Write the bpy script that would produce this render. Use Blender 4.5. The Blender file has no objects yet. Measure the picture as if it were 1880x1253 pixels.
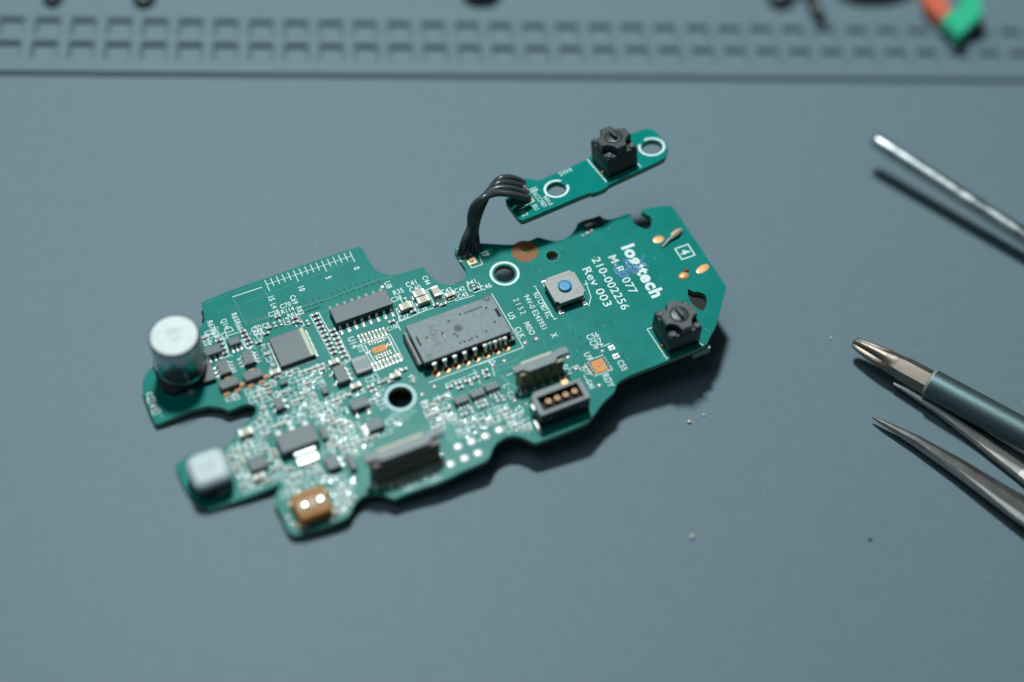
import bpy, bmesh, math, random
from mathutils import Vector, Matrix
random.seed(7)
S = 0.001                       # everything below is written in millimetres
scene = bpy.context.scene
COL = scene.collection

# ------------------------------------------------------------------ measured frames
# photograph: 1880 x 1253; lens 2809 px; poses solved from the ruler, chips and mat grid
FPX, CX, CY = 2809.48, 940.0, 626.5
def V(*a): return Vector(a)
bX = V(0.90904197, -0.33208163, 0.25172303)      # board x   (camera frame: right, down, forward)
bY = V(0.41598124, 0.75875678, -0.50124621)      # board y, pointing down the picture
bZ = V(-0.0245419, 0.5603659, 0.82788148)        # into the board
bT = V(-40.89664264, -10.02359854, 253.24706682)
sX = V(0.87900173, -0.40862183, 0.24573188)
sY = V(0.46890975, 0.64731369, -0.60092316)
sZ = V(0.08648471, 0.64343857, 0.76059661)
sT = V(13.62055006, -31.23549244, 262.36727932)
a_, b_ = .095, -.034
N = (bX*a_ + bY*b_ - bZ*math.sqrt(1-a_*a_-b_*b_)).normalized()   # table normal in camera frame
D = N.dot(bT) - 4.15
def ray(px): return V((px[0]-CX)/FPX, (px[1]-CY)/FPX, 1)
O = ray((CX, CY)); O = O*(D/N.dot(O))
wX = V(1,0,0); wX = (wX - N*wX.dot(N)).normalized(); wY = N.cross(wX)
def W(p): p = p-O; return V(wX.dot(p), wY.dot(p), N.dot(p))       # camera frame -> world (mm)
def Wd(p): return V(wX.dot(p), wY.dot(p), N.dot(p))
def G(px, h=0):                                                    # world point at height h over the mat
    r = ray(px); return W(r*((D+h)/N.dot(r)))
def on_plane(px, z, X, Y, Z, T):
    d = ray(px); s = (T.dot(Z) - z)/d.dot(Z); q = d*s - T
    return q.dot(X), -q.dot(Y)
def B(px, z=0): return on_plane(px, z, bX, bY, bZ, bT)            # local coordinates on the main board
def SB(px, z=0): return on_plane(px, z, sX, sY, sZ, sT)           # on the small board

# ------------------------------------------------------------------ camera, world, lamps, exposure
cam = bpy.data.cameras.new('camera'); co = bpy.data.objects.new('camera', cam); COL.objects.link(co)
cam.sensor_width = 36; cam.lens = FPX/1880*36; cam.clip_start = 0.005; cam.clip_end = 20
cols = [Wd(V(1,0,0)), Wd(V(0,-1,0)), Wd(V(0,0,-1))]
m = Matrix.Identity(4)
for i in range(3):
    for j in range(3): m[j][i] = cols[i][j]
m.translation = W(V(0,0,0))*S
co.matrix_world = m
cam.dof.use_dof = True; cam.dof.focus_distance = 252*S; cam.dof.aperture_fstop = cam.lens/12.0
scene.camera = co
scene.render.resolution_x = 1024; scene.render.resolution_y = 682

w = bpy.data.worlds.new('World'); scene.world = w; w.use_nodes = True
w.node_tree.nodes['Background'].inputs[0].default_value = (.62, .92, 1, 1)
w.node_tree.nodes['Background'].inputs[1].default_value = .055
def lamp(name, loc, target, size, power, col):
    l = bpy.data.lights.new(name, 'AREA'); l.shape = 'DISK'; l.size = size*S; l.energy = power; l.color = col
    o = bpy.data.objects.new(name, l); COL.objects.link(o); o.location = Vector(loc)*S
    o.rotation_euler = (Vector(loc)-Vector(target)).to_track_quat('Z', 'Y').to_euler()
    return o
lamp('desk_lamp', (-72, 160, 450), (20, 0, 0), 62, 2.74, (.915, 1, .985))
lamp('fill_light', (-500, -100, 1300), (0, 0, 0), 700, 2.4, (.80, .97, 1))  # added weak soft fill from the front left, stands for no known lamp
vs = scene.view_settings
vs.view_transform = 'Standard'; vs.look = 'None'; vs.exposure = 0; vs.gamma = 1; vs.use_curve_mapping = False

# ------------------------------------------------------------------ materials
MATS = {}
def mat(name, col, rough=.5, metal=0, noise=0, nscale=3000, bump=0, bscale=3000, coat=0, spec=.5, trans=0, rvar=0):
    if name in MATS: return MATS[name]
    M = bpy.data.materials.new(name); M.use_nodes = True; nt = M.node_tree; bs = nt.nodes['Principled BSDF']
    bs.inputs['Base Color'].default_value = (*col, 1); bs.inputs['Roughness'].default_value = rough
    bs.inputs['Metallic'].default_value = metal; bs.inputs['Coat Weight'].default_value = coat
    bs.inputs['Coat Roughness'].default_value = .12
    bs.inputs['Specular IOR Level'].default_value = spec; bs.inputs['Transmission Weight'].default_value = trans
    tc = nt.nodes.new('ShaderNodeTexCoord')
    if noise or rvar:
        n = nt.nodes.new('ShaderNodeTexNoise'); n.inputs['Scale'].default_value = nscale; n.inputs['Detail'].default_value = 5
        nt.links.new(tc.outputs['Object'], n.inputs['Vector'])
        if noise:
            r = nt.nodes.new('ShaderNodeMapRange'); r.inputs[1].default_value = .3; r.inputs[2].default_value = .7
            r.inputs[3].default_value = 1-noise; r.inputs[4].default_value = 1+noise
            nt.links.new(n.outputs['Fac'], r.inputs[0])
            mx = nt.nodes.new('ShaderNodeVectorMath'); mx.operation = 'SCALE'; mx.inputs[0].default_value = col
            nt.links.new(r.outputs[0], mx.inputs['Scale']); nt.links.new(mx.outputs[0], bs.inputs['Base Color'])
        if rvar:
            r = nt.nodes.new('ShaderNodeMapRange'); r.inputs[1].default_value = .3; r.inputs[2].default_value = .7
            r.inputs[3].default_value = max(.03, rough-rvar); r.inputs[4].default_value = rough+rvar
            nt.links.new(n.outputs['Fac'], r.inputs[0]); nt.links.new(r.outputs[0], bs.inputs['Roughness'])
    if bump:
        n2 = nt.nodes.new('ShaderNodeTexNoise'); n2.inputs['Scale'].default_value = bscale; n2.inputs['Detail'].default_value = 4
        nt.links.new(tc.outputs['Object'], n2.inputs['Vector'])
        bp = nt.nodes.new('ShaderNodeBump'); bp.inputs['Strength'].default_value = .8; bp.inputs['Distance'].default_value = bump*S
        nt.links.new(n2.outputs['Fac'], bp.inputs['Height']); nt.links.new(bp.outputs[0], bs.inputs['Normal'])
    MATS[name] = M; return M
rubber = mat('mat_rubber', (.124, .178, .210), .55, noise=.03, nscale=420, bump=.012, bscale=2500, spec=.2)
mask = mat('solder_mask', (.0002, .172, .150), .34, noise=.07, nscale=260, bump=.003, bscale=1300, spec=.08, rvar=.03)
mask_hi = mat('mask_over_copper', (.002, .215, .185), .3, spec=.14)
mask_lo = mat('mask_over_gap', (.001, .12, .10), .4)
fr4 = mat('board_edge', (.10, .27, .18), .6, noise=.3, nscale=900)
fr4b = mat('bare_laminate', (.30, .26, .10), .6, noise=.2, nscale=1500)
silk = mat('white_print', (.58, .69, .69), .6)
tin = mat('solder', (.66, .67, .65), .2, .6, noise=.12, nscale=900, bump=.02, bscale=900)
solderb = mat('bright_solder', (.66, .70, .68), .36, .2, noise=.1, nscale=900, bump=.02, bscale=900)
tinr = mat('tinned_metal', (.56, .57, .55), .28, .7, noise=.1, nscale=1500)
gold = mat('gold_plate', (.72, .34, .15), .4, .25, noise=.1, nscale=900)
orangep = mat('orange_pad', (.66, .25, .08), .5, 0, noise=.12, nscale=900, spec=.15)
copper = mat('copper_pad', (.23, .095, .035), .5, 0, spec=.15, noise=.12, nscale=700)
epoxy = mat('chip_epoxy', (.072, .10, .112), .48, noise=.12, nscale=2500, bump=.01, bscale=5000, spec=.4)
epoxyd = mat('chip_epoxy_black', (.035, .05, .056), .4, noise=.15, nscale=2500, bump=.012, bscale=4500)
sensorm = mat('sensor_plastic', (.090, .135, .152), .5, noise=.22, nscale=1300, bump=.02, bscale=3500)
black = mat('black_plastic', (.018, .026, .028), .42, noise=.2, nscale=1500, bump=.02, bscale=1800)
blackt = mat('black_plastic_top', (.024, .033, .036), .5, noise=.25, nscale=1200, bump=.03, bscale=2200)
pit = mat('dark_pit', (.010, .006, .006), .8)
mlcc = mat('ceramic_tan', (.40, .37, .28), .5, noise=.1, nscale=1500)
white_end = mat('capacitor_end', (.42, .44, .41), .4, .3)
res_end = mat('resistor_end', (.34, .35, .34), .4, .3)
alu = mat('aluminium_can', (.40, .45, .46), .27, 1, noise=.05, nscale=400)
alutop = mat('aluminium_top', (.46, .50, .51), .6, .3, noise=.06, nscale=500)
brush = mat('brushed_steel', (.25, .255, .25), .6, .35, noise=.1, nscale=1800, bump=.01, bscale=5000)
steel = mat('tool_steel', (.34, .325, .315), .38, 1, noise=.06, nscale=300, bump=.008, bscale=1500, rvar=.06)
steel2 = mat('rod_steel', (.42, .46, .47), .36, 1, noise=.12, nscale=260, bump=.12, bscale=420, rvar=.12)
bitm = mat('bit_steel', (.21, .175, .15), .46, .9, noise=.15, nscale=300, bump=.03, bscale=900)
sleeve = mat('dark_anodised', (.085, .13, .14), .5, .8, noise=.1, nscale=2500, bump=.015, bscale=5000)
bluep = mat('blue_plastic', (.004, .19, .42), .45, noise=.06, nscale=900)
ferr = mat('inductor_top', (.47, .55, .58), .55, noise=.06, nscale=600)
ferrd = mat('inductor_side', (.03, .045, .05), .5)
kapton = mat('amber_plastic', (.40, .165, .035), .5, noise=.15, nscale=500, spec=.25)
grayp = mat('gray_plastic', (.115, .15, .165), .5, noise=.12, nscale=900, bump=.02, bscale=1500)
brownp = mat('brown_plastic', (.33, .25, .155), .5, noise=.2, nscale=900)
cream = mat('cream_edge', (.62, .50, .36), .5)
stripe = mat('pale_stripe', (.42, .52, .36), .6)
wirem = mat('wire_sleeve', (.042, .050, .055), .30, noise=.1, nscale=700, bump=.03, bscale=900)
inkb = mat('blue_ink', (.0, .13, .30), .5)
inkd = mat('faint_mark', (.045, .075, .085), .6)
inkf = mat('faint_pale_mark', (.30, .38, .42), .55)
greenp = mat('green_plastic', (.03, .42, .24), .45)
redp = mat('coral_plastic', (.62, .13, .075), .45)
crumbm = mat('crumb_material', (.62, .58, .46), .7, noise=.2, nscale=2000)
fluxm = mat('dust_material', (.45, .52, .5), .8)

# ------------------------------------------------------------------ mesh builder
class MB:
    def __init__(s): s.v = []; s.f = []; s.m = []; s.s = []; s.mats = []
    def mi(s, m):
        if m not in s.mats: s.mats.append(m)
        return s.mats.index(m)
    def add(s, vs_, fs, m, smooth=False):
        o = len(s.v); s.v += [tuple(v) for v in vs_]; k = s.mi(m)
        for f in fs: s.f.append([i+o for i in f]); s.m.append(k); s.s.append(smooth)
    def box(s, c, d, m, rz=0, ins=0, top=None):            # ins: how much the top is smaller (draft)
        x, y, z = d[0]/2, d[1]/2, d[2]/2
        P = []
        for zz, i in ((-z, 0), (z, ins)):
            for sx, sy in ((-1,-1),(1,-1),(1,1),(-1,1)):
                px, py = sx*(x-i), sy*(y-i)
                P.append((c[0]+px*math.cos(rz)-py*math.sin(rz), c[1]+px*math.sin(rz)+py*math.cos(rz), c[2]+zz))
        s.add(P, [(3,2,1,0),(0,1,5,4),(1,2,6,5),(2,3,7,6),(3,0,4,7)], m)
        s.add(P, [(4,5,6,7)], top or m)
    def rbox(s, c, d, m, bev=.1, top=None, side=None):       # box with bevelled vertical and top edges
        x, y = d[0]/2, d[1]/2; z0 = c[2]-d[2]/2; z1 = c[2]+d[2]/2
        def ring(i, z, b):
            R = []
            for sx, sy, a0 in ((1,-1,-90),(1,1,0),(-1,1,90),(-1,-1,180)):
                cx_, cy_ = sx*(x-i-b), sy*(y-i-b)
                for k in range(4):
                    a = math.radians(a0+k*30); R.append((c[0]+cx_+b*math.cos(a), c[1]+cy_+b*math.sin(a), z))
            return R
        b = bev*1.5
        rs = [ring(0, z0, b), ring(0, z1-bev, b), ring(bev*.3, z1-bev*.3, b*.9), ring(bev, z1, b*.7)]
        s.loft(rs, side or m, True, False, cap1=False); n = 16
        s.add(rs[-1], [tuple(range(n))], top or m); s.add(rs[0], [tuple(range(n))[::-1]], side or m)
    def loft(s, rings, m, smooth=False, caps=True, cap1=True):
        n = len(rings[0]); P = [p for r in rings for p in r]; F = []
        for k in range(len(rings)-1):
            for i in range(n):
                j = (i+1) % n; F.append((k*n+i, k*n+j, (k+1)*n+j, (k+1)*n+i))
        s.add(P, F, m, smooth)
        if caps:
            s.add(rings[0], [tuple(range(n))[::-1]], m); s.add(rings[-1], [tuple(range(n))], m)
    def lathe(s, c, prof, m, n=24, smooth=True, cap=True):  # prof [(r,z)...]
        rs = [[(c[0]+r*math.cos(2*math.pi*i/n), c[1]+r*math.sin(2*math.pi*i/n), c[2]+z) for i in range(n)] for r, z in prof]
        s.loft(rs, m, smooth, False)
        if cap: s.add(rs[-1], [tuple(range(n))], m); s.add(rs[0], [tuple(range(n))[::-1]], m)
    def cyl(s, c, r, h, m, n=20): s.lathe((c[0], c[1], c[2]), [(r, 0), (r, h)], m, n, False)
    def dome(s, c, rx, ry, h, m, n=10, rz=0):
        rs = []
        for k in range(4):
            a = k/3*math.pi/2*.93
            rs.append([(c[0]+rx*math.cos(a)*math.cos(t)*math.cos(rz)-ry*math.cos(a)*math.sin(t)*math.sin(rz),
                        c[1]+rx*math.cos(a)*math.cos(t)*math.sin(rz)+ry*math.cos(a)*math.sin(t)*math.cos(rz),
                        c[2]+h*math.sin(a)) for t in [2*math.pi*i/n for i in range(n)]])
        s.loft(rs, m, True, False); s.add(rs[-1], [tuple(range(n))], m, True)
    def disc(s, c, r, m, n=20, rx=None):
        s.add([(c[0]+r*math.cos(2*math.pi*i/n), c[1]+(rx or r)*math.sin(2*math.pi*i/n), c[2]) for i in range(n)], [tuple(range(n))], m)
    def ring(s, c, r0, r1, m, n=40, a0=0, a1=360):
        k = n if a1-a0 < 360 else n
        P = []
        for i in range(n+1):
            a = math.radians(a0+(a1-a0)*i/n); P += [(c[0]+r0*math.cos(a), c[1]+r0*math.sin(a), c[2]), (c[0]+r1*math.cos(a), c[1]+r1*math.sin(a), c[2])]
        s.add(P, [(2*i, 2*i+1, 2*i+3, 2*i+2) for i in range(n)], m)
    def line(s, pts, wd, z, m):                            # flat strip along points
        for a, b in zip(pts, pts[1:]):
            a = Vector(a[:2]); b = Vector(b[:2]); d = (b-a)
            if d.length < 1e-6: continue
            d.normalize(); n = Vector((-d.y, d.x))*wd/2; e = d*wd*.45
            zz = z + .0015*(len(s.f) % 5)
            s.add([(*(a-e-n), zz), (*(b+e-n), zz), (*(b+e+n), zz), (*(a-e+n), zz)], [(0,1,2,3)], m)
    def prism(s, poly, z0, z1, m, top=None):
        n = len(poly); P = [(x, y, z0) for x, y in poly]+[(x, y, z1) for x, y in poly]
        s.add(P, [tuple(range(n))[::-1]]+[(i, (i+1)%n, n+(i+1)%n, n+i) for i in range(n)], m)
        s.add([(x, y, z1) for x, y in poly], [tuple(range(n))], top or m)
    def tube(s, pts, r, m, n=10, cap=True):
        pts = [Vector(p) for p in pts]; rs = []; up = None
        for i, p in enumerate(pts):
            d = (pts[min(i+1, len(pts)-1)]-pts[max(i-1, 0)]).normalized()
            if up is None: up = Vector((0,0,1)) if abs(d.z) < .9 else Vector((1,0,0))
            sx = d.cross(up).normalized(); up = sx.cross(d).normalized()
            rr = r[i] if isinstance(r, (list, tuple)) else r
            rs.append([tuple(p+sx*rr*math.cos(t)+up*rr*math.sin(t)) for t in [2*math.pi*k/n for k in range(n)]])
        s.loft(rs, m, True, cap)
    def mesh(s, name):
        me = bpy.data.meshes.new(name)
        me.from_pydata([(a*S, b*S, c*S) for a, b, c in s.v], [], s.f)
        for m_ in s.mats: me.materials.append(m_)
        me.polygons.foreach_set('material_index', s.m); me.polygons.foreach_set('use_smooth', s.s)
        me.update(); return me
    def build(s, name, parent=None, loc=(0,0,0), rz=0, label=None):
        return link(name, s.mesh(name), parent, loc, rz, label)
def link(name, me, parent=None, loc=(0,0,0), rz=0, label=None):
    o = bpy.data.objects.new(name, me); COL.objects.link(o); o.parent = parent
    o.location = Vector(loc)*S; o.rotation_euler[2] = rz
    if label: o['label'] = label
    return o
def tag(o, label=None, cat=None, group=None, kind=None):
    for k, v in (('label', label), ('category', cat), ('group', group), ('kind', kind)):
        if v: o[k] = v
    return o
def catmull(pts, n=8):
    pts = [Vector(p) for p in pts]; P = [pts[0]*2-pts[1]]+pts+[pts[-1]*2-pts[-2]]; out = []
    for i in range(1, len(P)-2):
        for k in range(n):
            t = k/n; a, b, c, d = P[i-1:i+3]
            out.append(.5*((2*b)+(c-a)*t+(2*a-5*b+4*c-d)*t*t+(3*b-a-3*c+d)*t**3))
    out.append(pts[-1]); return out
def txt_mesh(body, h, bold=0, spacing=1, sx=1):
    cu = bpy.data.curves.new('t', 'FONT'); cu.body = body; cu.size = 1; cu.align_x = 'CENTER'; cu.align_y = 'CENTER'
    cu.offset = bold; cu.space_character = spacing; cu.resolution_u = 3; cu.fill_mode = 'FRONT'
    o = bpy.data.objects.new('t', cu); COL.objects.link(o); dg = bpy.context.evaluated_depsgraph_get()
    me = bpy.data.meshes.new_from_object(o.evaluated_get(dg)); bpy.data.objects.remove(o)
    k = h/.72; vs_ = [(v.co.x*k*sx, v.co.y*k) for v in me.vertices]; fs = [tuple(p.vertices) for p in me.polygons]
    bpy.data.meshes.remove(me)
    if vs_:
        cx_ = (min(v[0] for v in vs_)+max(v[0] for v in vs_))/2; cy_ = (min(v[1] for v in vs_)+max(v[1] for v in vs_))/2
        vs_ = [(x-cx_, y-cy_) for x, y in vs_]
    return vs_, fs
def text(mb, body, c, h, m, z=.02, rot=0, bold=.012, spacing=1.05, length=None, sx=.82):
    vs_, fs = txt_mesh(body, h, bold, spacing, sx)
    if length:
        L = max(v[0] for v in vs_)-min(v[0] for v in vs_); vs_ = [(x*length/L, y) for x, y in vs_]
    a = math.radians(rot); ca, sa = math.cos(a), math.sin(a)
    mb.add([(c[0]+x*ca-y*sa, c[1]+x*sa+y*ca, z) for x, y in vs_], fs, m)

def chaikin(pts, r=.16):
    out = []
    for i in range(len(pts)):
        a = Vector(pts[i]); b = Vector(pts[(i+1) % len(pts)]); out += [a.lerp(b, r), a.lerp(b, 1-r)]
    return [tuple(p) for p in out]
def board_mesh(outline, holes, thick, name):
    cu = bpy.data.curves.new('c', 'CURVE'); cu.dimensions = '2D'; cu.fill_mode = 'BOTH'; cu.extrude = thick/2*S
    for L in [outline]+holes:
        sp = cu.splines.new('POLY'); sp.points.add(len(L)-1); sp.use_cyclic_u = True
        for i, p in enumerate(L): sp.points[i].co = (p[0]*S, p[1]*S, 0, 1)
    o = bpy.data.objects.new('c', cu); COL.objects.link(o); dg = bpy.context.evaluated_depsgraph_get()
    me = bpy.data.meshes.new_from_object(o.evaluated_get(dg)); bpy.data.objects.remove(o); me.name = name
    for v in me.vertices: v.co.z -= thick/2*S
    me.materials.clear(); me.materials.append(mask); me.materials.append(fr4)
    for p in me.polygons: p.material_index = 1 if abs(p.normal.z) < .5 else 0; p.use_smooth = False
    return me
def circle(c, r, n=36): return [(c[0]+r*math.cos(2*math.pi*i/n), c[1]+r*math.sin(2*math.pi*i/n)) for i in range(n)]

# ================================================================== THE MAT (setting)
e0, e1 = G((0, 140)), G((1880, 154))
ux = (e1-e0); ux.z = 0; ux.normalize(); uy = V(-ux.y, ux.x, 0)
def M(u, v, z=0): p = e0+ux*u+uy*v; return (p.x, p.y, z)
mb = MB()
mb.add([(-900,-900,0),(900,-900,0),(900,900,0),(-900,900,0)], [(0,1,2,3)], rubber)
tag(mb.build('work_mat'), 'smooth blue grey rubber work mat filling the whole picture behind the boards', None, None, 'structure')
mb = MB()
PITCH, OPEN, DEP, RH = 6.68, 5.15, 1.7, 1.25
c0 = G((52.5, 107), RH); q = V(c0.x, c0.y, 0)-V(e0.x, e0.y, 0); U0 = q.dot(ux); V0 = q.dot(uy)
us = [-300]; vs2 = [1.2]
for i in range(-12, 44): us += [U0+i*PITCH, U0+i*PITCH+OPEN]
us.append(600)
for j in range(2): vs2 += [V0+j*PITCH, V0+j*PITCH+OPEN]
vs2.append(300)
for i in range(len(us)-1):
    for j in range(len(vs2)-1):
        a, b, c, d = us[i], us[i+1], vs2[j], vs2[j+1]
        if i % 2 == 1 and j % 2 == 1 and 0 < i < len(us)-2:
            t = .3; z0, z1 = RH, RH-DEP; r = .35
            P = [M(a,c,z0),M(b,c,z0),M(b,d,z0),M(a,d,z0), M(a+r,c+r,z0-.35),M(b-r,c+r,z0-.35),M(b-r,d-r,z0-.35),M(a+r,d-r,z0-.35),
                 M(a+r+t,c+r+t,z1+.5),M(b-r-t,c+r+t,z1+.5),M(b-r-t,d-r-.1,z1+.5),M(a+r+t,d-r-.1,z1+.5)]
            P = P[:8]+[(x, y, .05) for x, y, z in P[8:]]
            F = []
            for k in (0, 4):
                for n_ in range(4): F.append((k+n_, k+(n_+1)%4, k+4+(n_+1)%4, k+4+n_))
            mb.add(P, F, rubber); mb.add(P[8:], [(0,1,2,3)], rubber)
        else: mb.add([M(a,c,RH),M(b,c,RH),M(b,d,RH),M(a,d,RH)], [(0,1,2,3)], rubber)
mb.add([M(-300,0,0.01),M(600,0,0.01),M(600,.5,RH-.2),M(-300,.5,RH-.2)], [(0,1,2,3)], rubber)
mb.add([M(-300,.5,RH-.2),M(600,.5,RH-.2),M(600,1.2,RH),M(-300,1.2,RH)], [(0,1,2,3)], rubber)
tag(mb.build('mat_border'), 'raised border of the grey mat with two rows of square pockets', None, None, 'structure')

# ================================================================== MAIN BOARD
def frame(X, Y, Z, T):
    mm = Matrix.Identity(4)
    for i, a in enumerate((Wd(X), Wd(-Y), Wd(-Z))):
        for j in range(3): mm[j][i] = a[j]
    mm.translation = W(T)*S; return mm
board = bpy.data.objects.new('circuit_board', None); COL.objects.link(board); board.matrix_world = frame(bX, bY, bZ, bT)
board.empty_display_size = .01
tag(board, 'large green circuit board crowded with chips, white print reading logitech and a millimetre scale', 'circuit board')
OUT = [(367.7,552.4),(374,575),(375.5,590),(368,602),(345,640),(300,660),(277,676),(264,694),(260.4,714),(270.6,746),(284.7,779),(295,776.8),(329.4,762),(347.3,754),
(383,745),(406,748),(418.8,754),(431.5,749.5),(445,743.5),(457,742),(467,744.7),(471,751),(468.6,761.3),(457,771.5),(444.3,784.3),(433,794.5),(425,809.8),(416,820),(400,830),
(340,838),(333,848),(322,852),(324.3,863.4),(334.5,889),(347.3,909.4),(367.7,930),(383,937.5),(403.5,930),(457,912),(495.4,896.7),(515,888.5),(510,899.2),(503,917),
(505.6,925),(514.5,942.6),(526,970.7),(533.7,979.7),(541,982.5),(552,981),(600.5,965.6),(633.7,951.6),(642.6,944.5),(649,928),(659.2,915),(674.5,907),(697.5,905.6),
(712.8,912),(724.3,915.8),(743.8,907),(782.2,893),(794.9,890.3),(833.2,873.4),(846,866),(884.3,850),(897,842.3),(902,831.5),(904.7,822.6),(913.7,811),(930.3,801.5),
(948.2,799.6),(963.5,804.7),(981.4,813.7),(995,809.5),(1078.8,776),(1090.8,761.5),(1107.6,738),(1129,718.5),(1131.5,706.5),(1138.7,699),(1155.4,689.5),(1225,663),(1296.7,634.2),
(1305,615),(1314.6,599),(1325.8,556.6),(1333.6,526.5),(1323.6,512),(1276.6,440.4),(1240.9,389),(1234.2,379.5),(1227.5,377.4),(1205,379.5),(1178.3,385),(1178.5,389.5),(1185,393.5),
(1193,396.9),(1197,404.7),(1195.5,414.7),(1191,420.8),(1183,420.3),(1169.4,414.7),(1161.6,408),(1158.6,399),(1159,391.3),(1122.5,403.2),(1113.5,403.2),(1099.6,398.2),(1086.8,400.9),
(1069.8,405.5),(1060,411.5),(1057,420),(1049.6,430.6),(1035.7,440.2),(1020.9,443.4),(1006,441.3),(993,437),(986.8,436),(978.3,440.2),(959,446.6),(935.7,450),(910,448.7),
(882.6,447),(860,449),(843,452),(834,456.5),(835,463),(843.4,478.3),(855,494),(856.2,505),(850,515.6),(839,522.5),(823,524.3),(807.7,520.4),(794.9,511.5),(784.7,501.3),(777,490.8),
(761.7,495),(731,503.8),(715.8,506.2),(700.4,502.6),(690.5,496.8),(684,489.5),(677,478.3),(664.3,455.5),(656.6,452.8)]
outl = chaikin([B(p) for p in OUT])
hA, hB_, hC = B((926.4,502.6)), B((734.9,729.9)), B((1013.6,470))
slot = [B(p) for p in ((1262,529),(1272,536),(1284,536),(1295,541),(1299,552),(1295,566),(1290,572),(1284,568),(1272,560),(1264,548))]
sens_slot = [B(p) for p in ((728,610),(736,606),(748,606),(770,655),(792,690),(772,682))]
bm_ = board_mesh(outl, [circle(hA,1.72), circle(hB_,1.95), circle(hC,1.02), chaikin(slot,.25)], 1.0, 'substrate')
link('substrate', bm_, board, label='green solder mask laminate with notched outline')

def inside(p, poly):
    x, y = p; c = False; n = len(poly)
    for i in range(n):
        x1, y1 = poly[i]; x2, y2 = poly[(i+1) % n]
        if (y1 > y) != (y2 > y) and x < (x2-x1)*(y-y1)/(y2-y1)+x1: c = not c
    return c
def edge_dist(p, poly):
    P = Vector(p); best = 1e9
    for i in range(0, len(poly)):
        a = Vector(poly[i]); b = Vector(poly[(i+1) % len(poly)]); d = b-a
        t = max(0, min(1, (P-a).dot(d)/max(d.length_squared, 1e-9))); best = min(best, (a+d*t-P).length)
    return best

ZP = .02
pr = MB()            # ---- general printed outlines
# hole liners
for c, r in ((hA,1.72),(hB_,1.95),(hC,1.02)):
    l = MB(); l.lathe((c[0],c[1],-1), [(r-.02,0),(r-.02,.99)], fr4b, 36, True, False); l.build('hole_lining', board)
# ---- ruler
ru = MB()
for i in range(16):
    x = 15-i; long_ = i % 5 == 0
    ru.line([(x, 0), (x, -2.3 if long_ else -1.62)], .14, ZP, silk)
ru.line([(0.0, -.95), (15, -.95)], .10, ZP+.006, silk)
for s_, p in (('0',(654.9,492.9)),('5',(603,510.2)),('10',(554,530.7)),('15',(498.3,548.5))):
    text(ru, s_, B(p), 1.0, silk, rot=-90, bold=.02)
ru.build('ruler_print', board, label='white millimetre scale numbered 0, 5, 10 and 15')
# ---- lettering
le = MB()
D_ = [('C69',(539.6,550.6),.95),('R83',(551,570.5),.95),('L4',(502.8,562),.9),('R67R69',(391,604.7),.95),('Q14',(412.4,595),.95),('R65R66',(435.4,590.6),.95),
 ('Q15',(379.5,623),.9),('U8',(712.8,523.5),1.05),('C44',(783,515),.95),('U14',(647.9,629.4),1.15),('U5',(939.2,580.5),1.05),('CLK',(954.5,611),1.05),('MISO',(972.4,603.4),1.0),
 ('U9',(1080,654.5),1.1),('C55',(1142.6,671),1.05),('RDY',(1117,699),1.15),('R77',(1076,681),.95),('J7',(888,467),1.2),('C45',(1084,706),.9),('X',(1017.5,616),1.1),('S',(1036,644),1.1),('SC1',(1040,679),1.1),
 ('R12',(662,640),.8)]
R_ = [('C28',(502.6,575.6),.95),('C70',(524,561),.95),('R114',(528.2,569.8),.9),('R81',(535.5,578.7),.85),('C52C9',(478,601),.9),('C53',(474,611),.85),('R35',(731.3,535.8),1.0),('C38',(727.5,549),.95),
 ('C41',(754.7,521),1.05),('C40',(762.5,530.5),1.05),('C43',(819.6,534.6),1.0),('C42',(844,532.4),.95),('C45',(849.7,542.5),.95),('R41',(865.4,519),.95),('C46',(892,526.8),1.0),('C37',(741,582.7),.95),
 ('C39',(776,569.5),.85),('C100',(721,601.7),.8),('C56',(1088,617.5),1.05),('C57',(1094,628.6),1.05),('R5',(903,664),.9)]
for s_, p, h in D_: text(le, s_, B(p), h, silk, rot=-90, bold=.012)
for s_, p, h in R_: text(le, s_, B(p), h, silk, rot=0, bold=.012)
text(le, '2152', B((954,562.6)), 1.0, silk, rot=-90, spacing=1.5, bold=.0, length=3.3)
text(le, '94V-0 E243951', B((982.5,572.8)), 1.0, silk, rot=-90, bold=.006, length=7.4)
text(le, 'RU CP8D KC', B((996.5,560.5)), 1.05, silk, rot=-90, bold=.01, length=5.5)
text(le, 'M-R0077', B((1143.5,504)), 1.5, silk, rot=-90, bold=.008, length=8.4)
text(le, '210-002256', B((1120.9,520.4)), 1.5, silk, rot=-90, bold=.008, length=11.5)
text(le, 'Rev 003', B((1096.6,526.8)), 1.5, silk, rot=-90, bold=.008, length=8.5)
le.build('lettering', board, label='white printed part numbers and reference letters')
lg = MB(); text(lg, 'logitech', B((1176.5,498.5)), 2.3, silk, rot=-90, bold=.045, spacing=1.12, length=11.6, z=.02); lg.build('logo_lettering', board, label='bold white word logitech')
# marker scribble over the logo
ink = MB()
def scrib(pts, wd): ink.line([B(p) for p in catmull([V(a,b,0) for a,b in pts], 6)], wd, .045, inkb)
scrib([(1146,478),(1156,484),(1166,492),(1172,489),(1178,479),(1181,470),(1180,484),(1190,489)], .32)
scrib([(1133,487),(1129,495),(1134,504),(1143,501),(1150,496),(1158,499),(1166,496),(1160,488),(1150,486),(1158,494)], .45)
scrib([(1146,500),(1153,506),(1141,508),(1135,500)], .4)
scrib([(1150,478),(1158,486),(1170,498),(1162,500),(1152,490)], .5)
ink.build('marker_scribble', board, label='blue marker strokes over the logo')
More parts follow.
